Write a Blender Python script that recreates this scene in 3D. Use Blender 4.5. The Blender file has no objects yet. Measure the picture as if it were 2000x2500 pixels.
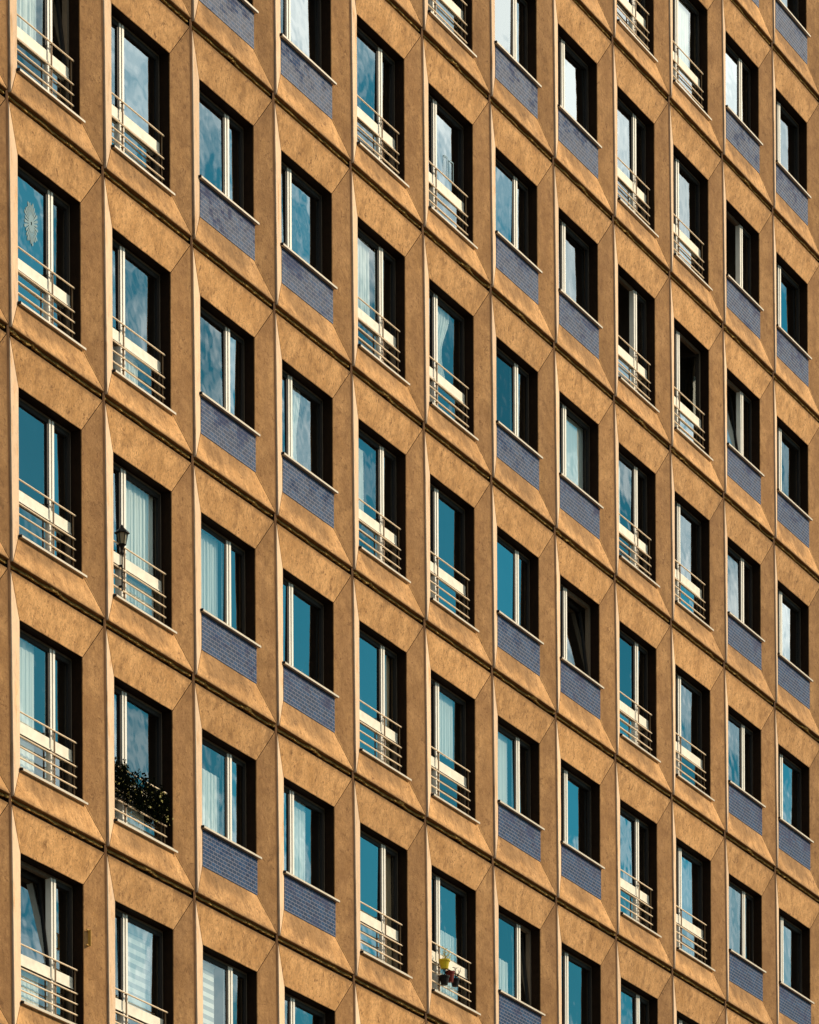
import bpy, bmesh, math, random
from mathutils import Vector, Matrix, noise
C = bpy.context.scene.collection
S = bpy.context.scene
rnd = random.Random(7)
R = math.radians

# ------------------------------------------------------------------ camera
W, H, Z0 = 2.4, 2.8, 26.2          # panel width, storey height, height of the reference joint above ground
CX, CY, CZ = -17.68308*H, -9.95133*H, -8.78075*H + Z0
YAW, PITCH, ROLL = 1.14058, -0.00236, -0.00408
cam_d = bpy.data.cameras.new('camera'); cam = bpy.data.objects.new('camera', cam_d); C.objects.link(cam)
f = Vector((math.sin(YAW)*math.cos(PITCH), math.cos(YAW)*math.cos(PITCH), math.sin(PITCH)))
r = Vector((math.cos(YAW), -math.sin(YAW), 0)); u = r.cross(f)
r2 = r*math.cos(ROLL) + u*math.sin(ROLL); u2 = -r*math.sin(ROLL) + u*math.cos(ROLL)
m = Matrix((r2, u2, -f)).transposed().to_4x4(); m.translation = Vector((CX, CY, CZ)); cam.matrix_world = m
cam_d.sensor_width = 36; cam_d.lens = 11571.4/2500*36; cam_d.shift_y = 4032.8/2500
cam_d.clip_end = 3000; cam_d.clip_start = 1
S.camera = cam

# ------------------------------------------------------------------ light
AZ, EL = R(49), R(26)              # sun azimuth off the facade's normal (to the right) and elevation
to_sun = Vector((math.sin(AZ)*math.cos(EL), -math.cos(AZ)*math.cos(EL), math.sin(EL)))
sd = bpy.data.lights.new('sun', 'SUN'); sd.energy = 5.0; sd.angle = R(0.5); sd.color = (1.0, 0.83, 0.60)
sun = bpy.data.objects.new('sun', sd); C.objects.link(sun)
sun.rotation_euler = (-to_sun).to_track_quat('-Z', 'Y').to_euler(); sun.location = (40, -60, 60)

w = bpy.data.worlds.new('World'); S.world = w; w.use_nodes = True
nt = w.node_tree; nt.nodes.clear()
def N(nt, t, **k):
    n = nt.nodes.new(t)
    for a, b in k.items():
        if a.startswith('i_'):
            key = a[2:].replace('_', ' ')
            n.inputs[int(key) if key.isdigit() else key].default_value = b
        else: setattr(n, a, b)
    return n
def L(nt, a, b): nt.links.new(a, b)
sky = N(nt, 'ShaderNodeTexSky', sky_type='NISHITA', sun_disc=False)
sky.sun_elevation = EL
sky.sun_rotation = math.atan2(to_sun.x, to_sun.y)      # clockwise from +Y
sky.air_density = 1.0; sky.dust_density = 0.2; sky.ozone_density = 2.5
hs = N(nt, 'ShaderNodeHueSaturation', i_Saturation=1.5, i_Hue=0.452, i_Value=1.0)
L(nt, sky.outputs[0], hs.inputs['Color'])
sc = N(nt, 'ShaderNodeMix', data_type='RGBA', blend_type='MULTIPLY'); sc.inputs[0].default_value = 1
sc.inputs[7].default_value = (0.024, 0.056, 0.058, 1)
L(nt, hs.outputs[0], sc.inputs[6])
tc = N(nt, 'ShaderNodeTexCoord')
mp = N(nt, 'ShaderNodeMapping'); mp.inputs['Scale'].default_value = (1, 1, 1.5); mp.inputs['Location'].default_value = (0.35, 0.2, 0.1)
L(nt, tc.outputs['Generated'], mp.inputs[0])
n1 = N(nt, 'ShaderNodeTexNoise', noise_dimensions='3D', i_Scale=13.0, i_Detail=7.0, i_Roughness=0.55, i_Distortion=0.4)
L(nt, mp.outputs[0], n1.inputs['Vector'])
rp = N(nt, 'ShaderNodeValToRGB'); rp.color_ramp.elements[0].position = 0.43; rp.color_ramp.elements[1].position = 0.63
sz_ = N(nt, 'ShaderNodeSeparateXYZ'); L(nt, tc.outputs['Generated'], sz_.inputs[0])
cv = N(nt, 'ShaderNodeMath', operation='MULTIPLY_ADD'); L(nt, sz_.outputs['Z'], cv.inputs[0]); cv.inputs[1].default_value = .55; cv.inputs[2].default_value = -.20
cm = N(nt, 'ShaderNodeClamp'); cm.inputs['Min'].default_value = -.065; cm.inputs['Max'].default_value = .04; L(nt, cv.outputs[0], cm.inputs[0])
ca = N(nt, 'ShaderNodeMath', operation='ADD'); L(nt, n1.outputs['Fac'], ca.inputs[0]); L(nt, cm.outputs[0], ca.inputs[1])
L(nt, ca.outputs[0], rp.inputs[0])
cl = N(nt, 'ShaderNodeMix', data_type='RGBA')
L(nt, rp.outputs[0], cl.inputs[0]); L(nt, sc.outputs[2], cl.inputs[6]); cl.inputs[7].default_value = (1.5, 1.5, 1.42, 1)
bg = N(nt, 'ShaderNodeBackground', i_Strength=1.0); out = N(nt, 'ShaderNodeOutputWorld')
L(nt, cl.outputs[2], bg.inputs[0]); L(nt, bg.outputs[0], out.inputs[0])

S.render.engine = 'CYCLES'
S.view_settings.view_transform = 'Standard'; S.view_settings.look = 'None'
S.view_settings.exposure = 0.0; S.view_settings.gamma = 1; S.view_settings.use_curve_mapping = False

# ------------------------------------------------------------------ materials
MAT = {}
def mat(name, col=(.5,.5,.5), rough=.6, metal=0.0, bump=None, vary=0.0, spec=.08):
    m = bpy.data.materials.new(name); m.use_nodes = True; nt = m.node_tree; b = nt.nodes['Principled BSDF']
    b.inputs['Base Color'].default_value = (*col, 1); b.inputs['Roughness'].default_value = rough; b.inputs['Metallic'].default_value = metal
    b.inputs['Specular IOR Level'].default_value = spec
    tc = N(nt, 'ShaderNodeTexCoord')
    if vary:
        oi = N(nt, 'ShaderNodeObjectInfo')
        n = N(nt, 'ShaderNodeTexNoise', noise_dimensions='4D', i_Scale=9.0, i_Detail=5.0)
        ml = N(nt, 'ShaderNodeMath', operation='MULTIPLY', i_1=40.0)
        L(nt, oi.outputs['Random'], ml.inputs[0]); L(nt, ml.outputs[0], n.inputs['W']); L(nt, tc.outputs['Object'], n.inputs['Vector'])
        mr = N(nt, 'ShaderNodeMapRange'); mr.inputs[1].default_value = .3; mr.inputs[2].default_value = .7
        mr.inputs[3].default_value = 1-vary; mr.inputs[4].default_value = 1+vary*.5
        L(nt, n.outputs['Fac'], mr.inputs[0])
        mx = N(nt, 'ShaderNodeMix', data_type='RGBA', blend_type='MULTIPLY'); mx.inputs[0].default_value = 1; mx.inputs[6].default_value = (*col, 1)
        L(nt, mr.outputs[0], mx.inputs[7]); L(nt, mx.outputs[2], b.inputs['Base Color'])
    if bump:
        n2 = N(nt, 'ShaderNodeTexNoise', i_Scale=bump[0], i_Detail=4.0); bp = N(nt, 'ShaderNodeBump', i_Strength=bump[1], i_Distance=.01)
        L(nt, tc.outputs['Object'], n2.inputs['Vector']); L(nt, n2.outputs['Fac'], bp.inputs['Height']); L(nt, bp.outputs[0], b.inputs['Normal'])
    MAT[name] = m; return m

def sstep(nt, val, a, b):
    mr = N(nt, 'ShaderNodeMapRange', interpolation_type='SMOOTHSTEP'); mr.inputs[1].default_value = a; mr.inputs[2].default_value = b
    L(nt, val, mr.inputs[0]); return mr.outputs[0]
def mul(nt, a, b, op='MULTIPLY'):
    n = N(nt, 'ShaderNodeMath', operation=op)
    for i, v in enumerate((a, b)):
        if isinstance(v, (int, float)): n.inputs[i].default_value = v
        else: L(nt, v, n.inputs[i])
    return n.outputs[0]
def mixc(nt, fac, a, b, blend='MIX'):
    n = N(nt, 'ShaderNodeMix', data_type='RGBA', blend_type=blend)
    for i, v in ((0, fac), (6, a), (7, b)):
        if isinstance(v, (int, float)): n.inputs[i].default_value = v
        elif isinstance(v, tuple): n.inputs[i].default_value = (*v, 1)
        else: L(nt, v, n.inputs[i])
    return n.outputs[2]

def concrete():
    m = bpy.data.materials.new('tan_concrete'); m.use_nodes = True; nt = m.node_tree; b = nt.nodes['Principled BSDF']
    tc = N(nt, 'ShaderNodeTexCoord'); oi = N(nt, 'ShaderNodeObjectInfo')
    wv = mul(nt, oi.outputs['Random'], 60.0)
    sx = N(nt, 'ShaderNodeSeparateXYZ'); L(nt, tc.outputs['Object'], sx.inputs[0])
    def noi(scale, det, rough=.5, vs=None, dist=0, off=0.0):
        n = N(nt, 'ShaderNodeTexNoise', noise_dimensions='4D', i_Scale=scale, i_Detail=det, i_Roughness=rough, i_Distortion=dist)
        L(nt, mul(nt, wv, off, 'ADD'), n.inputs['W'])
        if vs:
            mp = N(nt, 'ShaderNodeMapping'); mp.inputs['Scale'].default_value = vs; L(nt, tc.outputs['Object'], mp.inputs[0]); L(nt, mp.outputs[0], n.inputs['Vector'])
        else: L(nt, tc.outputs['Object'], n.inputs['Vector'])
        return n.outputs['Fac']
    base = mixc(nt, sstep(nt, noi(2.4, 8, .72), .3, .7), (0.50, 0.252, 0.085), (0.80, 0.440, 0.182))
    # cloudy darker weathering
    base = mixc(nt, mul(nt, sstep(nt, noi(6, 8, .72, dist=.3, off=3), .46, .70), .72), base, (0.23, 0.105, 0.034))
    # vertical rain streaks
    base = mixc(nt, mul(nt, sstep(nt, noi(1, 6, .65, (10, 10, 1.1), off=7), .50, .72), .42), base, (0.27, 0.14, 0.05))
    # grain and pores
    base = mixc(nt, mul(nt, sstep(nt, noi(24, 6, .85, off=9), .42, .66), .58), base, (0.26, 0.14, 0.06))
    base = mixc(nt, mul(nt, sstep(nt, noi(11, 6, .8, dist=1.2, off=13), .555, .61), .8), base, (0.17, 0.075, 0.026))
    # grime washed down under the sill
    zz, xx = sx.outputs['Z'], sx.outputs['X']
    wob = mul(nt, mul(nt, noi(1.6, 6, .65, (1.2, 1, .6), off=21), -.5, 'ADD'), .75)
    zw = mul(nt, zz, wob, 'ADD')
    band = mul(nt, sstep(nt, zw, .12, .30), sstep(nt, zz, .56, .47))
    side = mul(nt, sstep(nt, xx, .25, .5), sstep(nt, xx, 2.0, 1.5))
    streak = sstep(nt, noi(1, 6, .7, (7, 7, 2.2), off=23), -.2, .8)
    grime = mul(nt, mul(nt, mul(nt, band, side), streak), .62)
    base = mixc(nt, grime, base, (0.095, 0.048, 0.016))
    # brown stain in the upper right corner where water gathers, and along the lower rim
    c1 = mul(nt, sstep(nt, zz, 2.15, 2.62), sstep(nt, xx, 1.75, 2.25))
    base = mixc(nt, mul(nt, mul(nt, c1, sstep(nt, noi(7, 6, .7, off=31), .42, .62)), .6), base, (0.22, 0.11, 0.04))
    c2 = mul(nt, sstep(nt, zz, .26, .03), sstep(nt, noi(5, 6, .7, (1, 1, 3), off=35), .4, .62))
    base = mixc(nt, mul(nt, c2, .42), base, (0.22, 0.115, 0.045))
    ex = mul(nt, mul(nt, xx, -1.2, 'ADD'), 1.0); exa = N(nt, 'ShaderNodeMath', operation='ABSOLUTE'); L(nt, ex, exa.inputs[0])
    ed = mul(nt, sstep(nt, exa.outputs[0], 1.125, 1.172), 1.0)
    eza = N(nt, 'ShaderNodeMath', operation='ABSOLUTE'); L(nt, mul(nt, zz, -1.387, 'ADD'), eza.inputs[0])
    ed = mul(nt, ed, sstep(nt, eza.outputs[0], 1.29, 1.36), 'MAXIMUM')
    base = mixc(nt, mul(nt, mul(nt, ed, sstep(nt, noi(9, 6, .75, off=71), .22, .55)), .88), base, (0.16, 0.082, 0.028))
    # left cheek paler: the brightness of its sunward side is painted in
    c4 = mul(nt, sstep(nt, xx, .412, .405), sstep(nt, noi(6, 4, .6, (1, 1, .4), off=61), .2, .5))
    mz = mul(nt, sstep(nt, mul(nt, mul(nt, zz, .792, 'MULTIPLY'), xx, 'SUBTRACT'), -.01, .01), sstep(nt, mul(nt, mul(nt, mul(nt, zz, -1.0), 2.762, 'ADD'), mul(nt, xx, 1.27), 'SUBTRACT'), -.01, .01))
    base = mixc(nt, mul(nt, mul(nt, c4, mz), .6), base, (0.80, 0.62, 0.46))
    # right pier: some dirt, plus painted-in shade of the side turned from the sun
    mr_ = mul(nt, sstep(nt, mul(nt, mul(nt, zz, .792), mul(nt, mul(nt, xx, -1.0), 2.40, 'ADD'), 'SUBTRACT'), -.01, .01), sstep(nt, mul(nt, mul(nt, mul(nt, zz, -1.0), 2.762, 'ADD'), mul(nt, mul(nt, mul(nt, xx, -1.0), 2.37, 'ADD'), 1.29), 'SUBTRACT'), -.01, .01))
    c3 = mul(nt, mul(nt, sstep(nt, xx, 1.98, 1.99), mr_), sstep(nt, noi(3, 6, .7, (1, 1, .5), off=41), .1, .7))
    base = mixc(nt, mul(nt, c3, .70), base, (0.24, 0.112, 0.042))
    hsv = N(nt, 'ShaderNodeHueSaturation'); mr = N(nt, 'ShaderNodeMapRange'); mr.inputs[3].default_value = .86; mr.inputs[4].default_value = 1.08
    L(nt, oi.outputs['Random'], mr.inputs[0]); L(nt, mr.outputs[0], hsv.inputs['Value']); L(nt, base, hsv.inputs['Color'])
    L(nt, hsv.outputs[0], b.inputs['Base Color'])
    b.inputs['Roughness'].default_value = .9; b.inputs['Specular IOR Level'].default_value = .2
    bp = N(nt, 'ShaderNodeBump', i_Strength=.9, i_Distance=.010); L(nt, noi(26, 6, .8, off=51), bp.inputs['Height'])
    bp2 = N(nt, 'ShaderNodeBump', i_Strength=.5, i_Distance=.02); L(nt, noi(4, 4, .5, off=55), bp2.inputs['Height']); L(nt, bp.outputs[0], bp2.inputs['Normal'])
    L(nt, bp2.outputs[0], b.inputs['Normal'])
    MAT['concrete'] = m
concrete()

def tiles():
    m = bpy.data.materials.new('slate_blue_mosaic'); m.use_nodes = True; nt = m.node_tree; b = nt.nodes['Principled BSDF']
    tc = N(nt, 'ShaderNodeTexCoord'); oi = N(nt, 'ShaderNodeObjectInfo'); sx = N(nt, 'ShaderNodeSeparateXYZ'); L(nt, tc.outputs['Object'], sx.inputs[0])
    cb = N(nt, 'ShaderNodeCombineXYZ'); L(nt, sx.outputs['X'], cb.inputs[0]); L(nt, sx.outputs['Z'], cb.inputs[1])
    br = N(nt, 'ShaderNodeTexBrick', offset=.5, i_Scale=1.0)
    br.inputs['Brick Width'].default_value = .11; br.inputs['Row Height'].default_value = .050; br.inputs['Mortar Size'].default_value = .0040
    br.inputs['Mortar Smooth'].default_value = .2; br.inputs['Bias'].default_value = -.15
    br.inputs['Color1'].default_value = (0.003, 0.027, 0.078, 1); br.inputs['Color2'].default_value = (0.007, 0.058, 0.155, 1); br.inputs['Mortar'].default_value = (0.235, 0.225, 0.29, 1)
    L(nt, cb.outputs[0], br.inputs['Vector'])
    def noi(scale, det, vs, off):
        n = N(nt, 'ShaderNodeTexNoise', noise_dimensions='4D', i_Scale=scale, i_Detail=det, i_Roughness=.6)
        L(nt, mul(nt, mul(nt, oi.outputs['Random'], 70.0), off, 'ADD'), n.inputs['W'])
        mp = N(nt, 'ShaderNodeMapping'); mp.inputs['Scale'].default_value = vs; L(nt, tc.outputs['Object'], mp.inputs[0]); L(nt, mp.outputs[0], n.inputs['Vector'])
        return n.outputs['Fac']
    # mauve lime bloom, heavier towards the sill
    zt = sstep(nt, sx.outputs['Z'], .5, .98)
    bl = sstep(nt, mul(nt, noi(2.5, 5, (1, 1, 1.4), 0), mul(nt, zt, .14), 'ADD'), .46, .84)
    # whole tiles that lost or kept their bloom
    sn = N(nt, 'ShaderNodeVectorMath', operation='SNAP'); sn.inputs[1].default_value = (.11, .050, 1); L(nt, cb.outputs[0], sn.inputs[0])
    wn = N(nt, 'ShaderNodeTexWhiteNoise', noise_dimensions='4D'); L(nt, sn.outputs[0], wn.inputs['Vector']); L(nt, oi.outputs['Random'], wn.inputs['W'])
    k = sstep(nt, mul(nt, bl, mul(nt, mul(nt, wn.outputs['Value'], -.5, 'ADD'), .75), 'ADD'), .15, .95)
    col = mixc(nt, mul(nt, k, mul(nt, mul(nt, oi.outputs['Random'], .55), .15, 'ADD')), br.outputs['Color'], (0.052, 0.056, 0.115))
    L(nt, col, b.inputs['Base Color'])
    b.inputs['Specular IOR Level'].default_value = .04
    L(nt, mul(nt, mul(nt, k, .3), .45, 'ADD'), b.inputs['Roughness'])
    bp = N(nt, 'ShaderNodeBump', i_Strength=.6, i_Distance=.003, invert=True); L(nt, br.outputs['Fac'], bp.inputs['Height']); L(nt, bp.outputs[0], b.inputs['Normal'])
    MAT['tiles'] = m
tiles()

def glass(key, nm, ior):
    m = bpy.data.materials.new(nm); m.use_nodes = True; nt = m.node_tree; nt.nodes.clear()
    o = N(nt, 'ShaderNodeOutputMaterial'); g = N(nt, 'ShaderNodeBsdfGlossy', i_Roughness=0.0); g.inputs['Color'].default_value = (.90, .98, 1.0, 1)
    t = N(nt, 'ShaderNodeBsdfTransparent'); t.inputs['Color'].default_value = (.92, .96, .95, 1)
    lw = N(nt, 'ShaderNodeLayerWeight', i_Blend=.5)
    fr = N(nt, 'ShaderNodeMath', operation='MULTIPLY_ADD'); L(nt, mul(nt, lw.outputs['Facing'], 3.0, 'POWER'), fr.inputs[0])
    fr.inputs[1].default_value = 1-ior; fr.inputs[2].default_value = ior
    mx = N(nt, 'ShaderNodeMixShader')
    tc = N(nt, 'ShaderNodeTexCoord'); oi = N(nt, 'ShaderNodeObjectInfo')
    n = N(nt, 'ShaderNodeTexNoise', noise_dimensions='4D', i_Scale=1.7, i_Detail=2.0); L(nt, mul(nt, oi.outputs['Random'], 30.0), n.inputs['W']); L(nt, tc.outputs['Object'], n.inputs['Vector'])
    bp = N(nt, 'ShaderNodeBump', i_Strength=1.0, i_Distance=.0035); L(nt, n.outputs['Fac'], bp.inputs['Height'])
    L(nt, bp.outputs[0], g.inputs['Normal'])
    vr = N(nt, 'ShaderNodeMapRange'); vr.inputs[3].default_value = .62; vr.inputs[4].default_value = 1.12; L(nt, oi.outputs['Random'], vr.inputs[0])
    L(nt, mul(nt, fr.outputs[0], vr.outputs[0]), mx.inputs[0]); L(nt, t.outputs[0], mx.inputs[1]); L(nt, g.outputs[0], mx.inputs[2]); L(nt, mx.outputs[0], o.inputs[0])
    MAT[key] = m
glass('glass', 'coated_window_glass', .50)
glass('clear_glass', 'clear_window_glass', .30)

mat('reveal', (0.016, 0.008, 0.004), .8, bump=(30, .3), vary=.3)  # shade of the recess is put into this near-black colour
mat('sealant', (0.12, 0.058, 0.024), .9, bump=(25, .5), vary=.35)
mat('mortar', (0.46, 0.29, 0.09), .95, bump=(60, .8), vary=.4)
mat('groove', (0.02, 0.010, 0.005), .95)
mat('frame', (0.16, 0.12, 0.085), .5, vary=.1)
mat('mullion', (0.82, 0.79, 0.72), .42, vary=.06)
mat('sash', (0.030, 0.024, 0.020), .5)
mat('gasket', (0.015, 0.015, 0.016), .6)
mat('transom', (0.80, 0.74, 0.62), .5, vary=.16)
mat('sill', (0.62, 0.54, 0.43), .4, vary=.12)
mat('rail', (0.80, 0.60, 0.40), .45, vary=.15, spec=.4)
mat('post', (0.20, 0.125, 0.07), .6, vary=.2)
mat('interior', (0.10, 0.085, 0.07), .9)
mat('curtain', (0.80, 0.84, 0.82), .9)
mat('tan_curtain', (0.55, 0.42, 0.28), .9)
mat('blind', (0.80, 0.82, 0.80), .8)
mat('blind_dark', (0.40, 0.44, 0.46), .8)
mat('black_iron', (0.012, 0.011, 0.011), .45)
mat('lamp_glass', (0.30, 0.26, 0.17), .3)
mat('leaf', (0.003, 0.004, 0.002), .9, spec=.0)
mat('leaf_dry', (0.50, 0.42, 0.14), .7)
mat('yellow_plastic', (0.62, 0.46, 0.03), .45)
mat('red_plastic', (0.16, 0.02, 0.015), .5)
mat('black_plastic', (0.015, 0.013, 0.013), .5)
mat('brass', (0.45, 0.25, 0.05), .4)
mat('white_lace', (0.24, 0.34, 0.38), .9)
mat('ground', (0.07, 0.055, 0.04), .95, bump=(3, .4), vary=.3)
for nm in ('curtain', 'white_lace', 'tan_curtain', 'blind'):
    b = MAT[nm].node_tree.nodes['Principled BSDF']; b.inputs['Specular IOR Level'].default_value = .1

# ------------------------------------------------------------------ helpers
class MB:
    def __init__(s): s.v = []; s.f = []; s.m = []; s.mats = []
    def mi(s, name):
        if name not in s.mats: s.mats.append(name)
        return s.mats.index(name)
    def face(s, pts, mt):
        n = len(s.v); s.v += [tuple(p) for p in pts]; s.f.append(tuple(range(n, n+len(pts)))); s.m.append(s.mi(mt))
    def box(s, x0, x1, y0, y1, z0, z1, mt, skip=''):
        n = len(s.v)
        s.v += [(x, y, z) for z in (z0, z1) for y in (y0, y1) for x in (x0, x1)]
        fs = {'b': (0, 2, 3, 1), 't': (4, 5, 7, 6), 'f': (0, 1, 5, 4), 'k': (2, 6, 7, 3), 'l': (0, 4, 6, 2), 'r': (1, 3, 7, 5)}
        for k, q in fs.items():
            if k in skip: continue
            s.f.append(tuple(n+i for i in q)); s.m.append(s.mi(mt))
    def tube(s, a, b, r0, mt, r1=None, n=8, cap=True):
        a, b = Vector(a), Vector(b); r1 = r0 if r1 is None else r1
        d = (b-a).normalized(); p = d.orthogonal().normalized(); q = d.cross(p); k = len(s.v); i_ = s.mi(mt)
        for c, rr in ((a, r0), (b, r1)):
            for i in range(n):
                t = 2*math.pi*i/n; s.v.append(tuple(c + p*math.cos(t)*rr + q*math.sin(t)*rr))
        for i in range(n):
            j = (i+1) % n; s.f.append((k+i, k+j, k+n+j, k+n+i)); s.m.append(i_)
        if cap:
            s.f.append(tuple(k+i for i in reversed(range(n)))); s.f.append(tuple(k+n+i for i in range(n))); s.m += [i_, i_]
    def lathe(s, cx, cy, prof, mt, n=14):
        k = len(s.v); i_ = s.mi(mt)
        for z, rr in prof:
            for i in range(n):
                t = 2*math.pi*i/n; s.v.append((cx+math.cos(t)*rr, cy+math.sin(t)*rr, z))
        for a in range(len(prof)-1):
            for i in range(n):
                j = (i+1) % n; s.f.append((k+a*n+i, k+a*n+j, k+(a+1)*n+j, k+(a+1)*n+i)); s.m.append(i_)
        s.f.append(tuple(k+i for i in reversed(range(n)))); s.f.append(tuple(k+(len(prof)-1)*n+i for i in range(n))); s.m += [i_, i_]
    def build(s, name, parent=None, loc=(0, 0, 0), smooth=False):
        me = bpy.data.meshes.new(name); me.from_pydata(s.v, [], s.f)
        for mt in s.mats: me.materials.append(MAT[mt])
        me.polygons.foreach_set('material_index', s.m)
        if smooth: me.polygons.foreach_set('use_smooth', [True]*len(s.f))
        me.update()
        o = bpy.data.objects.new(name, me); C.objects.link(o); o.location = loc
        if parent: o.parent = parent
        return o
def tag(o, label=None, cat=None, group=None, kind=None):
    for k, v in (('label', label), ('category', cat), ('group', group), ('kind', kind)):
        if v: o[k] = v
    return o
def empty(name, loc=(0, 0, 0), parent=None):
    o = bpy.data.objects.new(name, None); C.objects.link(o); o.location = loc; o.empty_display_size = .2
    if parent: o.parent = parent
    return o
def dup(root, parent, loc):
    c = root.copy(); C.objects.link(c); c.parent = parent; c.location = loc
    out = [c]
    for ch in list(root.children):
        d = ch.copy(); C.objects.link(d); d.parent = c; out.append(d)
    return out
def org(k, j): return Vector((k*W, 0, Z0 - (j+1)*H))      # lower left joint of the cell in column k, storey j

# ------------------------------------------------------------------ which cells stand in view
M3 = Matrix((r2, u2, f))
def pix(p):
    c = M3 @ (Vector(p) - Vector((CX, CY, CZ)))
    return 1000 + 11571.4*c.x/c.z, 1250 + 4032.8 - 11571.4*c.y/c.z
def vis(x0, x1, z0, z1, mg):
    q = [pix((a, 0, b)) for a in (x0, x1) for b in (z0, z1)]
    xs = [p[0] for p in q]; ys = [p[1] for p in q]
    return max(xs) > -mg and min(xs) < 2000+mg and max(ys) > -mg and min(ys) < 2500+mg
cells = [(k, j) for k in range(-2, 14) for j in range(-9, 8) if vis(k*W, (k+1)*W, Z0-(j+1)*H, Z0-j*H, 60)]

# ------------------------------------------------------------------ the ground and the building
g = MB(); g.face([(-600, -600, 0), (900, -600, 0), (900, 600, 0), (-600, 600, 0)], 'ground')
tag(g.build('ground'), kind='structure')

B = empty('apartment_building', (0, 0, 0))
tag(B, 'tan precast concrete apartment tower whose facade of splayed window panels fills the picture', 'building')

# body of the building round and behind the panels that are in view
OX0, OX1, OZ0, OZ1, OY = .405, 1.99, .48, 2.27, .12      # window opening inside a cell; OY is the depth of the splay
wb = MB()
XL, XR, ZT = -4*W, 18*W, Z0 + 9*H
for j in range(-9, 8):
    ks = [k for k, jj in cells if jj == j]; za, zb = Z0-(j+1)*H, Z0-j*H
    if ks:
        wb.box(XL, min(ks)*W, .03, .4, za, zb, 'concrete'); wb.box((max(ks)+1)*W, XR, .03, .4, za, zb, 'concrete')
    else: wb.box(XL, XR, .03, .4, za, zb, 'concrete')
wb.box(XL, XR, .03, .4, 0, Z0-8*H, 'concrete')
wb.box(XL, XR, 5.0, 16, 0, ZT, 'concrete')
wb.build('wall', B)
ib = MB()
for j in range(-9, 9): ib.box(XL, XR, .42, 4.99, Z0-j*H-.16, Z0-j*H+.16, 'interior')
for k in range(-4, 19): ib.box(k*W-.08, k*W+.08, .42, 4.98, .1, ZT-.1, 'interior')
ib.build('floor_slabs', B)

# ------------------------------------------------------------------ precast panel
PX0, PX1, PZ0, PZ1 = .034, 2.366, .038, 2.742
def rimy(z): return .030*max(0, min(1, z/2.8))
def make_panel(seed):
    rg = random.Random(seed); b = MB()
    O = [(PX0, PZ0), (PX1, PZ0), (PX1, PZ1), (PX0, PZ1)]      # outer corners bl br tr tl
    I = [(OX0, OZ0), (OX1, OZ0), (OX1, OZ1), (OX0, OZ1)]
    c = .007
    Oc = [(PX0+c, PZ0+c), (PX1-c, PZ0+c), (PX1-c, PZ1-c), (PX0+c, PZ1-c)]
    n = 10
    def jit(): return rg.uniform(-1, 1)*.0022
    for i in range(4):
        a, d = O[i], O[(i+1) % 4]; ac, dc = Oc[i], Oc[(i+1) % 4]; ia, id_ = I[i], I[(i+1) % 4]
        ux, uz = d[0]-a[0], d[1]-a[1]; ln = math.hypot(ux, uz); ux /= ln; uz /= ln
        gw = .006
        def P(p, y): return (p[0], y, p[1])
        # side faces of the panel
        b.face([P(a, .34), P(d, .34), P(d, rimy(d[1])+c), P(a, rimy(a[1])+c)], 'concrete')
        # chamfer and splay, cut in strips so that edges are not ruler-straight
        o0 = (ac[0]+ux*gw*1.2, ac[1]+uz*gw*1.2); o1 = (dc[0]-ux*gw*1.2, dc[1]-uz*gw*1.2)
        i0 = (ia[0]+ux*gw, ia[1]+uz*gw); i1 = (id_[0]-ux*gw, id_[1]-uz*gw)
        prev = None
        for s in range(n+1):
            t = s/n; lerp = lambda p, q: (p[0]+(q[0]-p[0])*t, p[1]+(q[1]-p[1])*t)
            jo, ji = (0, 0) if s in (0, n) else (jit(), jit())
            po, pc, pi = lerp(a, d), lerp(o0, o1), lerp(i0, i1)
            po = (po[0]-uz*0, po[1]); pc = (pc[0]-uz*jo, pc[1]+ux*jo); pi = (pi[0]-uz*ji, pi[1]+ux*ji)
            cur = (P(po, rimy(po[1])+c), P(pc, rimy(pc[1])), P(pi, OY), P(pi, OY+.03))
            if prev:
                b.face([prev[0], cur[0], cur[1], prev[1]], 'concrete'); b.face([prev[1], cur[1], cur[2], prev[2]], 'concrete')
                b.face([prev[2], cur[2], cur[3], prev[3]], 'concrete')
            prev = cur
        # groove of the mitre at corner i
        pv = I[i-1]; vx, vz = O[i-1][0]-a[0], O[i-1][1]-a[1]; l2 = math.hypot(vx, vz); vx /= l2; vz /= l2
        q0 = (ac[0]+vx*gw*1.2, ac[1]+vz*gw*1.2); k0 = (ia[0]+vx*gw, ia[1]+vz*gw)
        yo = rimy(ac[1])
        b.face([P(o0, yo), P(i0, OY), P(ia, OY+.008), P(ac, yo+.008)], 'groove')
        b.face([P(ac, yo+.008), P(ia, OY+.008), P(k0, OY), P(q0, yo)], 'groove')
    return b
def make_mortar(seed):
    rg = random.Random(seed); b = MB(); n = 130; prev = None; lo = 0; ph = rg.uniform(0, 50)
    for s in range(n+1):
        x = PX0 + (PX1-PX0)*s/n
        lo = max(0, noise.noise(Vector((x*2.2+ph, seed, 0)))*1.1+.30) * max(0, noise.noise(Vector((x*43+ph, seed, 9)))*.9+.42)
        zt, zb_ = .037, .000 - .014*noise.noise(Vector((x*9, seed, 4)))
        y = .062 - lo*.085
        cur = [(x, y+.012, zt), (x, y, .004+.006*lo), (x, y+.002, zb_), (x, y+.03, zb_)]
        if prev:
            for q in range(3): b.face([prev[q], cur[q], cur[q+1], prev[q+1]], 'mortar')
        prev = cur
    b.box(PX0, PX1, .085, .3, -.057, .036, 'groove')
    return b
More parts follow.
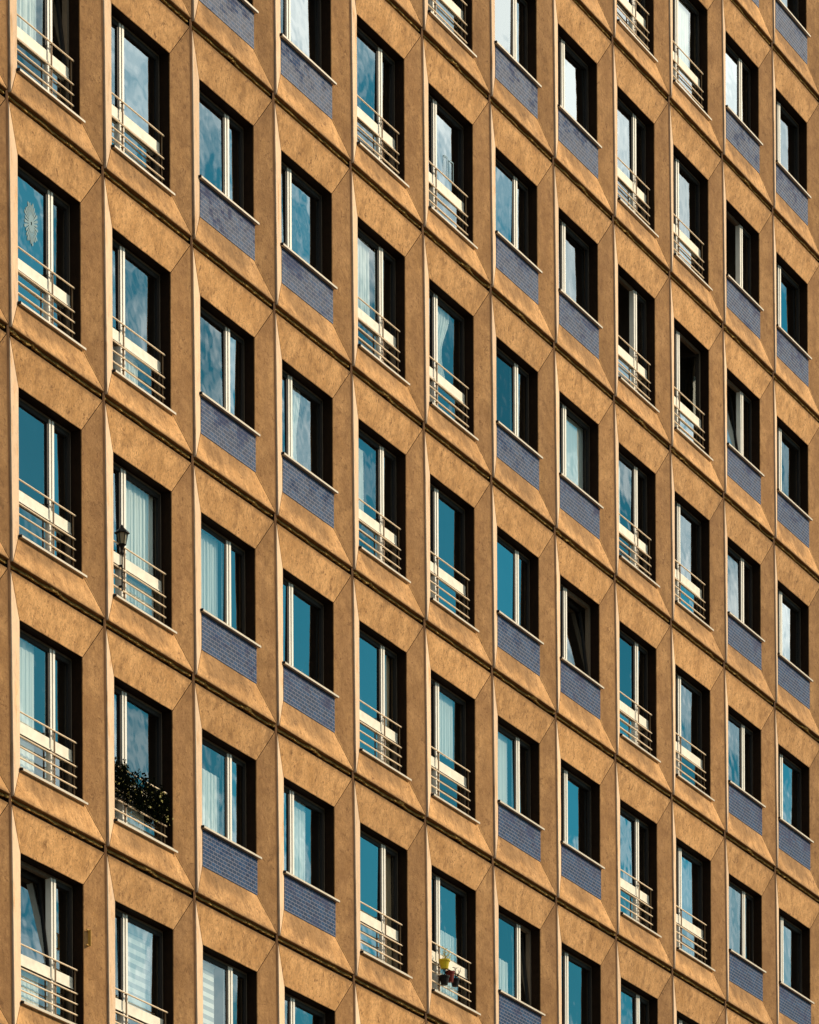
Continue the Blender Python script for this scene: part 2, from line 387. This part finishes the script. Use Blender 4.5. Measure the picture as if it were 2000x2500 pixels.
def make_reveal():
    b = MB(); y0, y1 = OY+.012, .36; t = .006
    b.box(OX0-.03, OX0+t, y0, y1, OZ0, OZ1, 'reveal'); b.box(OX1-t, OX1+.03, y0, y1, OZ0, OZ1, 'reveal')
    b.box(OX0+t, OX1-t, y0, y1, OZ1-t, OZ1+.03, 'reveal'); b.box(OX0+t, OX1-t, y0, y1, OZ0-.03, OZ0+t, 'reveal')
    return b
panel_src = []
def mk_panel_set(seed):
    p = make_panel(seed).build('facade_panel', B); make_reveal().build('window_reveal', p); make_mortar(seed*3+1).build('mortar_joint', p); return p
src_panels = [mk_panel_set(s) for s in range(6)]
used = [False]*6; lastp = {}
for k, j in cells:
    s = rnd.randrange(6)
    while s in (lastp.get((k-1, j)), lastp.get((k, j-1))): s = rnd.randrange(6)
    lastp[(k, j)] = s
    if not used[s]: src_panels[s].location = org(k, j); used[s] = True
    else: dup(src_panels[s], B, org(k, j))
# dark sealant in the upright joints, one strip per joint
for k in sorted({k for k, j in cells} | {max(k for k, j in cells)+1}):
    js = [j for kk, j in cells if kk in (k, k-1)]; b = MB(); z = Z0-(max(js)+1)*H; zt = Z0-min(js)*H; prev = None
    n = int((zt-z)/.14)
    for s in range(n+1):
        zz = z+(zt-z)*s/n; y = .026+.006*noise.noise(Vector((k*3.1, zz*2, 0))); cur = [(-.032, y+.006, zz), (0, y, zz), (.032, y+.006, zz)]
        if prev:
            for q in range(2): b.face([prev[q], prev[q+1], cur[q+1], cur[q]], 'sealant')
        prev = cur
    b.box(-.029, .029, .05, .34, z, zt, 'groove')
    b.build('upright_joint', B, (k*W, 0, 0))

# ------------------------------------------------------------------ windows
def ring(b, x0, x1, z0, z1, w_, y0, y1, mt):
    b.box(x0, x1, y0, y1, z0, z0+w_, mt); b.box(x0, x1, y0, y1, z1-w_, z1, mt)
    b.box(x0, x0+w_, y0, y1, z0+w_, z1-w_, mt); b.box(x1-w_, x1, y0, y1, z0+w_, z1-w_, mt)
def make_window(kind, even, tall):
    """tall: full height opening with transom; else it stands on the tiled spandrel. Sub-parts: sash, pane, transom, sill."""
    zb = .50 if tall else .985
    x0, x1, zt = OX0+.007, OX1-.007, OZ1-.007
    m0, m1 = (1.365, 1.517) if even else (.83, .982)
    b = MB(); ring(b, x0, x1, zb, zt, .048, .272, .34, 'frame')
    if tall: b.box(x0+.048, x1-.048, .285, .335, .965, 1.005, 'frame')
    wn = b.build('window', B)
    mb = MB(); e0, e1 = m0+.034, m1-.012; zl = 1.118 if tall else zb+.03; sp = e0+.046
    mb.box(e0, sp-.010, .250, .33, zl, zt-.040, 'mullion'); mb.box(sp-.010, sp+.012, .262, .33, zl, zt-.040, 'gasket'); mb.box(sp+.012, e1, .242, .33, zl, zt-.040, 'mullion')
    if tall:
        mb.box(e0, sp-.010, .250, .33, .54, .974, 'mullion'); mb.box(sp-.010, sp+.012, .262, .33, .54, .974, 'gasket'); mb.box(sp+.012, e1, .242, .33, .54, .974, 'mullion')
    mb.build('mullion', wn)
    sb = 1.10 if tall else zb+.04
    mid = (m0+m1)/2 - (.016 if even else .016)
    for a, c in ((x0+.040, mid-.004), (mid+.008, x1-.040)):
        s = MB(); wl = .05 if False else .052
        ring(s, a, c, sb-.04 if tall else sb, zt-.036, wl, .262, .300, 'sash')
        o = s.build('sash', wn)
        ring_g = MB(); za = (sb-.04 if tall else sb)+wl
        p = MB(); ring(p, a+wl, c-wl, za, zt-.036-wl, .007, .266, .296, 'gasket'); p.build('gasket', wn)
        q = MB(); q.face([(a+wl, 0, za), (c-wl, 0, za), (c-wl, 0, zt-.036-wl), (a+wl, 0, zt-.036-wl)], 'glass')
        o = q.build('pane', wn); o.location = (0, .282, 0)
        if tall:
            q = MB(); q.face([(a+.035, 0, .56), (c-.035, 0, .56), (c-.035, 0, .975), (a+.035, 0, .975)], 'glass')
            o = q.build('pane', wn); o.location = (0, .285, 0)
    if tall:
        t = MB(); t.box(x0+.03, x1-.05, .246, .2615, .988, 1.118, 'transom'); t.box(x0+.03, x1-.05, .238, .2455, .975, .992, 'transom'); t.build('transom', wn)
    s = MB(); sz = .445 if tall else .962
    a0, a1 = (.362, 2.012) if tall else (.335, 2.030)
    s.box(a0+.012, a1, .062, .100, sz, sz+.025, 'sill'); s.box(a0, a0+.012, .058, .104, sz-.004, sz+.028, 'gasket')
    s.box(OX0+.008, OX1-.008, .1001, .262, sz+.016 if not tall else .488, sz+.034 if not tall else .496, 'sill')
    s.build('sill', wn)
    return wn
def make_rail(even):
    px = 1.42 if even else .862
    r_ = MB(); r_.box(px-.012, px+.012, .202, .214, .50, 1.20, 'post')
    root = empty('guard_rail', (0, 0, 0), B); pm = r_.build('post', root)
    for x in (.455, 1.925):
        q = MB(); q.box(x-.010, x+.010, .204, .214, .50, 1.20, 'post'); q.build('post', root)
    for z in (1.205, .912, .784, .650):
        q = MB(); q.tube((.43, .19, z), (1.945, .19, z), .0105, 'rail'); q.tube((px, .19, z), (px, .235, z), .008, 'post'); q.build('rail', root, smooth=False)
    return root
def make_spandrel():
    b = MB(); b.box(OX0+.002, OX1+.004, .114, .30, OZ0+.002, .958, 'tiles'); return b.build('tiled_spandrel', B)
src_win = {t: make_window('w', t % 2 == 0, t < 2) for t in range(4)}
src_rail = {0: make_rail(True), 1: make_rail(False)}
src_sp = make_spandrel(); sp_used = False
uw = set(); ur = set(); WIN = {}
for k, j in cells:
    x0, x1 = k*W+OX0, k*W+OX1; za = Z0-(j+1)*H+OZ0
    if not vis(x0, x1, za, za+1.8, 40): continue
    t = k % 4; loc = org(k, j)
    if t not in uw:
        uw.add(t); o = src_win[t]; o.location = loc; fam = [o]+list(o.children)
    else: fam = dup(src_win[t], B, loc)
    WIN[(k, j)] = fam[0]
    if t < 2:
        if t not in ur: ur.add(t); src_rail[t].location = loc
        else: dup(src_rail[t], B, loc)
    else:
        if not sp_used: sp_used = True; src_sp.location = loc
        else: q = src_sp.copy(); C.objects.link(q); q.parent = B; q.location = loc
    wr = random.Random(k*31+j*7+5)
    for ch in fam[0].children:
        if ch.name.startswith('pane'):
            # every pane sits a touch off plumb in its rebate
            x_, z_ = 1.2, 1.4
            a, c = wr.uniform(-1.6, 1.6), wr.uniform(-1.6, 1.6)
            rot = Matrix.Rotation(R(a)*.45, 4, 'X') @ Matrix.Rotation(R(c)*.45, 4, 'Z')
            piv = Vector((x_, ch.location.y, z_)); v = rot @ (Vector((0, ch.location.y, 0)) - piv) + piv
            ch.rotation_euler = rot.to_euler(); ch.location = v

# opened and tilted sashes
def swing(win, which, mode, deg, label):
    sashes = sorted([c for c in win.children if c.name.startswith('sash')], key=lambda o: min(v.co.x for v in o.data.vertices))
    s = sashes[which]; xs = [v.co.x for v in s.data.vertices]; zs = [v.co.z for v in s.data.vertices]
    x0, x1, z0, z1 = min(xs), max(xs), min(zs), max(zs); y = .281
    if mode == 'tilt': piv = Vector((0, y, z0)); rot = Matrix.Rotation(R(-deg), 4, 'X')
    elif mode == 'left': piv = Vector((x0, y, 0)); rot = Matrix.Rotation(R(deg), 4, 'Z')
    else: piv = Vector((x1, y, 0)); rot = Matrix.Rotation(R(-deg), 4, 'Z')
    mm = Matrix.Translation(piv) @ rot @ Matrix.Translation(-piv)
    for o in win.children:
        if o.type != 'MESH': continue
        n_ = o.name.split('.')[0]
        if n_ not in ('sash', 'gasket', 'pane'): continue
        ox = [v.co.x for v in o.data.vertices]; oz = [v.co.z for v in o.data.vertices]
        if min(ox) >= x0-.01 and max(ox) <= x1+.01 and min(oz) >= z0-.01:
            base = Matrix.Translation((0, .282 if n_ == 'pane' else 0, 0))
            o.matrix_local = mm @ base
    s['label'] = label
for c, a in (((0, 3), (0, 'tilt', 7, 'wide sash tilted inwards at the top')), ((7, 0), (1, 'tilt', 7, 'wide sash tilted inwards at the top')),
             ((10, -2), (0, 'tilt', 8, 'wide sash tilted inwards')), ((10, -3), (0, 'left', 80, 'wide sash swung open into a dark room')),
             ((8, -2), (0, 'left', 78, 'wide sash swung open into a dark room')), ((9, -2), (1, 'right', 78, 'wide sash swung open into a dark room')),
             ((0, -1), (1, 'tilt', 7, 'narrow sash tilted inwards')), ((6, 2), (1, 'tilt', 6, 'narrow sash tilted inwards'))):
    if c in WIN: swing(WIN[c], *a)

# ------------------------------------------------------------------ curtains and blinds, each hanging in one window
def curtain(k, j, x0, x1, z0, z1, label, m_='curtain', fold=.014, wave=0.0, y=.352, pinch=0.0, name='curtain'):
    b = MB(); n = max(12, int((x1-x0)/.014)); rg = random.Random(k*13+j); ph = rg.uniform(0, 9); rows = 9; g_ = []
    for a in range(rows+1):
        t = a/rows; z = z1+(z0-z1)*t; row = []
        for s in range(n+1):
            u_ = s/n; xw = x0+(x1-x0)*u_*(1-pinch*math.sin(t*math.pi*.8)**2)
            yy = y+fold*math.sin(u_*(x1-x0)*52+ph+.5*math.sin(t*3+u_*9))*(.5+.5*t)+.3*fold*math.sin(u_*(x1-x0)*131+t)
            zz = z+(wave*abs(math.sin(u_*(x1-x0)*16)) if a == rows else 0)
            row.append((xw, yy, zz))
        g_.append(row)
    for a in range(rows):
        for s in range(n): b.face([g_[a][s], g_[a+1][s], g_[a+1][s+1], g_[a][s+1]], m_)
    if (k, j) in WIN:
        for ch in WIN[(k, j)].children:
            if ch.name.startswith('pane'):
                xs = [v.co.x for v in ch.data.vertices]
                if min(xs) < (x0+x1)/2 < max(xs)+.1 and ch.material_slots[0].link == 'DATA':
                    ch.material_slots[0].link = 'OBJECT'; ch.material_slots[0].material = MAT['clear_glass']
    o = b.build(name, None, org(k, j), smooth=True); tag(o, label, 'curtain', 'curtains behind the window panes'); return o
def zebra(k, j, x0, x1, z0, z1, label, skip=0):
    b = MB(); n = 16; h = (z1-z0)/n
    for i in range(n):
        b.box(x0, x1, .375, .379, z0+i*h, z0+(i+1)*h, 'blind' if i % 2 else 'blind_dark')
    nt_ = 9
    for i in range(nt_):                                   # scalloped hem
        xa = x0+(x1-x0)*i/nt_; xb = x0+(x1-x0)*(i+1)/nt_; b.face([(xa, .372, z0+.02), (xb, .372, z0+.02), ((xa+xb)/2, .372, z0-.05)], 'blind')
    b.tube((x0, .385, z1+.02), (x1, .385, z1+.02), .025, 'blind')
    for ch in WIN[(k, j)].children:
        if ch.name.startswith('pane'): ch.material_slots[0].link = 'OBJECT'; ch.material_slots[0].material = MAT['clear_glass']
    o = b.build('striped_blind', None, org(k, j)); tag(o, label, 'blind', 'striped blinds behind the bottom windows'); return o

curtain(0, -1, .46, 1.33, 1.05, 2.2, 'white sheer curtain in the railed window at the top left corner')
curtain(0, 2, .46, 1.18, .55, 2.2, 'pale curtain in the far left railed window just above the one with a tilted sash', fold=.006)
curtain(0, 3, .46, 1.25, .52, 1.0, 'white curtain in the low pane below the tilted sash at the bottom left', fold=.006)
curtain(1, 1, .98, 1.90, .56, 2.2, 'white net curtain behind the window with the black lantern')
curtain(1, 0, .98, 1.5, .55, 1.2, 'low pale curtain in the railed window above the lantern window', fold=.01)
curtain(1, 2, .98, 1.62, .52, .98, 'pale net curtain low behind the railing with the trailing ivy')
curtain(2, 1, .46, 1.35, 1.0, 2.2, 'long white net curtain in the tiled window level with the lantern')
curtain(2, 1, 1.48, 1.72, 1.0, 2.2, 'narrow cream curtain in the right pane beside the long white net curtain', m_='tan_curtain')
curtain(2, 2, .46, 1.35, 1.0, 1.9, 'white curtain in the tiled window directly right of the ivy', fold=.01)
curtain(3, 0, .98, 1.45, 1.0, 2.2, 'pale gathered curtain in the fourth column of windows, third from the top', pinch=.3)
curtain(3, 2, .98, 1.55, 1.0, 2.2, 'grey white curtain in the lowest full tiled window of the fourth column', fold=.008)
curtain(4, -1, .46, 1.30, 1.12, 2.2, 'bright white curtain in the second full railed window of the fifth column')
curtain(4, 0, .75, 1.05, 1.12, 2.05, 'short narrow white curtain strip in the railed window below right of the gathered curtain', fold=.008)
curtain(4, 2, 1.48, 1.90, .55, 2.2, 'tan curtain in the narrow pane of the lowest full window of the fifth column', m_='tan_curtain')
curtain(4, 1, 1.48, 1.90, .55, 2.2, 'dull brown curtain in the narrow pane one window above the tan curtain', m_='tan_curtain')
curtain(5, -1, .98, 1.65, 1.12, 2.2, 'white curtain drawn aside in a curve, second full window of the sixth column', pinch=.45)
curtain(5, 1, .98, 1.7, 1.3, 2.2, 'cloudy white curtain in the railed window directly above the flower pots', fold=.008)
curtain(5, 2, .98, 1.80, .55, 1.55, 'white cafe curtain behind the railing with the yellow flower pot', wave=.0, fold=.012)
curtain(6, 2, .46, 1.30, 1.0, 1.62, 'pale blue cafe curtain in the tiled window right of the flower pots', fold=.012)
curtain(6, -1, .46, .78, 1.0, 1.55, 'short white curtain at the side of a tiled window in the seventh column', fold=.012)
curtain(6, 1, .46, 1.30, 1.0, 2.2, 'smooth pale curtain in the lowest full tiled window of the seventh column', fold=.004)
curtain(7, -1, .98, 1.9, 1.0, 2.2, 'plain white roller curtain filling a tiled window in the eighth column', fold=.002)
curtain(8, -1, .46, 1.02, 1.12, 2.2, 'pale curtain half across the railed window right of the plain white roller curtain', fold=.004)
curtain(9, -4, .98, 1.7, 1.12, 2.2, 'white curtain in the topmost railed window of the tenth column', fold=.006)
curtain(7, 2, .98, 1.15, 1.0, 2.2, 'slim pale curtain in the bottom window of the eighth column', fold=.008)
zebra(1, 3, .98, 1.82, 1.16, 2.16, 'grey and white striped blind behind the railed window at the bottom of the second column')
zebra(2, 3, .46, 1.22, 1.22, 2.16, 'blue grey and white striped blind in the bottom tiled window of the third column')

# ------------------------------------------------------------------ small things
# lace ornament in the upper left window
b = MB(); cx, cz = 1.02, 1.68
n = 26
for i in range(n):
    a0, a1 = 2*math.pi*i/n, 2*math.pi*(i+.72)/n; am = (a0+a1)/2; r0 = .09; r1 = .20+.018*((i*7) % 3)
    P_ = lambda a, rr, y=.277: (cx+math.cos(a)*rr*.78, y, cz+math.sin(a)*rr*1.15)
    b.face([P_(a0, r0), P_(a1, r0), P_(a1, r1*.94), P_(am, r1), P_(a0, r1*.94)], 'white_lace')
for i in range(12):
    a0, a1 = 2*math.pi*i/12, 2*math.pi*(i+1)/12
    b.face([P_(a0, .02, .276), P_(a0, .095, .276), P_(a1, .095, .276), P_(a1, .02, .276)], 'white_lace')
tag(b.build('lace_ornament', None, org(0, 0)), 'round white lace ornament stuck on the glass of an upper left window', 'ornament')
# two paper outlines in an upper railed window
for i, (xa, lb) in enumerate(((1.30, 'pale rectangular outline sticker on the glass, the left one of the pair'), (1.50, 'pale rectangular outline sticker on the glass, the right one of the pair'))):
    b = MB(); ring(b, 0, .13, 0, .30, .014, .2765, .2785, 'white_lace'); tag(b.build('window_sticker', None, org(5, -2)+Vector((xa, 0, 1.30))), lb, 'sticker', 'stickers on one window')

# lantern
def lantern():
    L_ = empty('lantern', org(1, 1)+Vector((.69, .15, .62))); tag(L_, 'black carriage lantern on a slim pole fixed to a window railing', 'lantern')
    p = MB(); p.tube((0, 0, 0), (0, 0, .56), .012, 'black_iron'); p.lathe(0, 0, [(.44, .014), (.47, .026), (.50, .014), (.54, .03), (.565, .045)], 'black_iron', 8)
    p.box(-.016, .016, 0, .05, .30, .325, 'black_iron'); p.box(-.016, .016, 0, .05, .04, .065, 'black_iron'); p.build('pole', L_)
    c = MB(); n = 6
    for i in range(n):
        a = 2*math.pi*i/n; c.tube((.055*math.cos(a), .055*math.sin(a), .57), (.085*math.cos(a), .085*math.sin(a), .72), .007, 'black_iron', n=5)
    c.lathe(0, 0, [(.563, .05), (.575, .062), (.583, .055)], 'black_iron', 6); c.build('cage', L_)
    gl = MB(); gl.lathe(0, 0, [(.583, .048), (.715, .076)], 'lamp_glass', 6); gl.build('lantern_glass', L_)
    L_.scale = (.86, .86, 1); rf = MB(); rf.lathe(0, 0, [(.715, .115), (.730, .108), (.775, .05), (.79, .03), (.81, .022), (.825, .006)], 'black_iron', 6); rf.build('roof', L_)
lantern()

# trailing ivy over the railing below
def ivy():
    o = org(1, 2); T = empty('trailing_ivy', o+Vector((.45, .15, .72))); tag(T, 'dark trailing ivy with dry yellow tips covering a window railing', 'plant')
    bx = MB(); bx.box(.02, 1.40, .05, .085, .12, .26, 'black_plastic'); bx.box(.0, 1.42, .045, .09, .26, .28, 'black_plastic'); bx.build('planter', T)
    rg = random.Random(3); lf = MB(); st = MB()
    for i in range(150):
        x = rg.uniform(-.02, 1.47); top = .42+(.10 if x < .35 else 0)+.14*noise.noise(Vector((x*5, 1, 2)))+rg.uniform(-.06, .05); ln = rg.uniform(.22, .46)
        y = rg.uniform(-.03, .05); p0 = Vector((x, y, top)); px = 0
        for s in range(int(ln/.03)):
            p1 = p0+Vector((rg.uniform(-.012, .012), rg.uniform(-.008, .008), -.03))
            if p1.z < .06+.06*noise.noise(Vector((x*14, 5, 5))): break
            if s % 3 == 0: st.tube(p0, p0+(p1-p0)*3, .0025, 'leaf', n=4, cap=False)
            for q in range(2):
                c = p1+Vector((rg.uniform(-.035, .035), rg.uniform(-.04, .02), rg.uniform(-.02, .02))); sz = rg.uniform(.013, .027)
                nn = Vector((rg.uniform(-1, 1), -1.2, rg.uniform(-.9, .9))).normalized(); a = nn.orthogonal().normalized(); bb = nn.cross(a); an = rg.uniform(0, 6.28)
                e1 = a*math.cos(an)+bb*math.sin(an); e2 = nn.cross(e1)
                lf.face([c-e1*sz, c-e2*sz*.7+nn*.004, c+e1*sz*.2-e2*sz*.3, c+e1*sz*1.2, c+e1*sz*.2+e2*sz*.3, c+e2*sz*.7+nn*.004], 'leaf' if rg.random() > .045 else 'leaf_dry')
            p0 = p1
    for i in range(40):                                     # upstanding sprigs
        x = rg.uniform(-.03, 1.0); h = .42+rg.uniform(.0, .13)
        for q in range(7):
            c = Vector((x+rg.uniform(-.04, .04), rg.uniform(-.06, .06), h+rg.uniform(-.09, .03))); sz = rg.uniform(.015, .028); an = rg.uniform(0, 6.28)
            e1 = Vector((math.cos(an), 0, math.sin(an))); e2 = Vector((-math.sin(an), .5, math.cos(an)))
            lf.face([c-e1*sz, c-e2*sz*.6, c+e1*sz, c+e2*sz*.6], 'leaf')
    st.build('stem', T); fo = lf.build('foliage', T)
ivy()

# flower pots on the railing of the sixth column
def pot(name, x, y, z, r0, r1, h, mt, label, twigs=0, twig_m='leaf_dry'):
    T = empty(name, org(5, 2)+Vector((x, y, z))); tag(T, label, 'flower pot', 'flower pots on the railing')
    b = MB(); b.lathe(0, 0, [(0, r0), (h*.82, r1*.94), (h*.82, r1*1.07), (h, r1*1.09), (h, r1*.93), (h*.9, r1*.9)], mt); b.build('pot', T, smooth=False)
    hk = MB(); hk.tube((0, r1*.8, h*.9), (0, .19-y if .19-y > 0 else .05, h*1.05), .006, 'black_iron', n=5); hk.build('hook', T)
    if twigs:
        rg = random.Random(5); t = MB()
        for i in range(twigs):
            a = rg.uniform(0, 6.28); p = Vector((math.cos(a)*r1*.4, math.sin(a)*r1*.4, h*.85)); q = p+Vector((rg.uniform(-.07, .07), rg.uniform(-.05, .05), rg.uniform(.06, .20)))
            t.tube(p, q, .006, twig_m, .002, n=5)
            for s in range(3):
                c = p+(q-p)*rg.uniform(.5, 1); e = Vector((rg.uniform(-1, 1), rg.uniform(-1, 1), rg.uniform(.1, 1))).normalized(); g2 = e.orthogonal()
                t.face([c, c+e*.03+g2*.008, c+e*.06, c+e*.03-g2*.008], twig_m)
        t.build('twigs', T)
pot('flower_pot', .80, .10, .86, .055, .080, .13, 'yellow_plastic', 'yellow flower pot with dry stalks hung on a railing', 9)
pot('flower_pot', 1.02, .11, .72, .045, .065, .15, 'red_plastic', 'dark red flower pot hanging lower right of the yellow one')
pot('flower_pot', .84, .12, .64, .05, .075, .13, 'black_plastic', 'black flower pot hanging straight below the yellow one', 5, 'leaf')
pot('flower_pot', 1.22, .12, .70, .045, .065, .11, 'black_plastic', 'black flower pot hanging furthest right of the four', 6, 'leaf')

# small brass bracket screwed to the pier beside the bottom left window
b = MB(); 
E_ = empty('wall_bracket', org(0, 3)+Vector((2.06, .09, 1.52))); tag(E_, 'small yellow metal bracket on the pier beside the bottom left window', 'bracket')
b.box(0, .012, -.03, .02, 0, .20, 'brass'); b.build('plate', E_)
for z in (0, .188):
    b = MB(); b.box(-.07, 0, -.012, .0, z, z+.012, 'brass'); b.build('arm', E_)
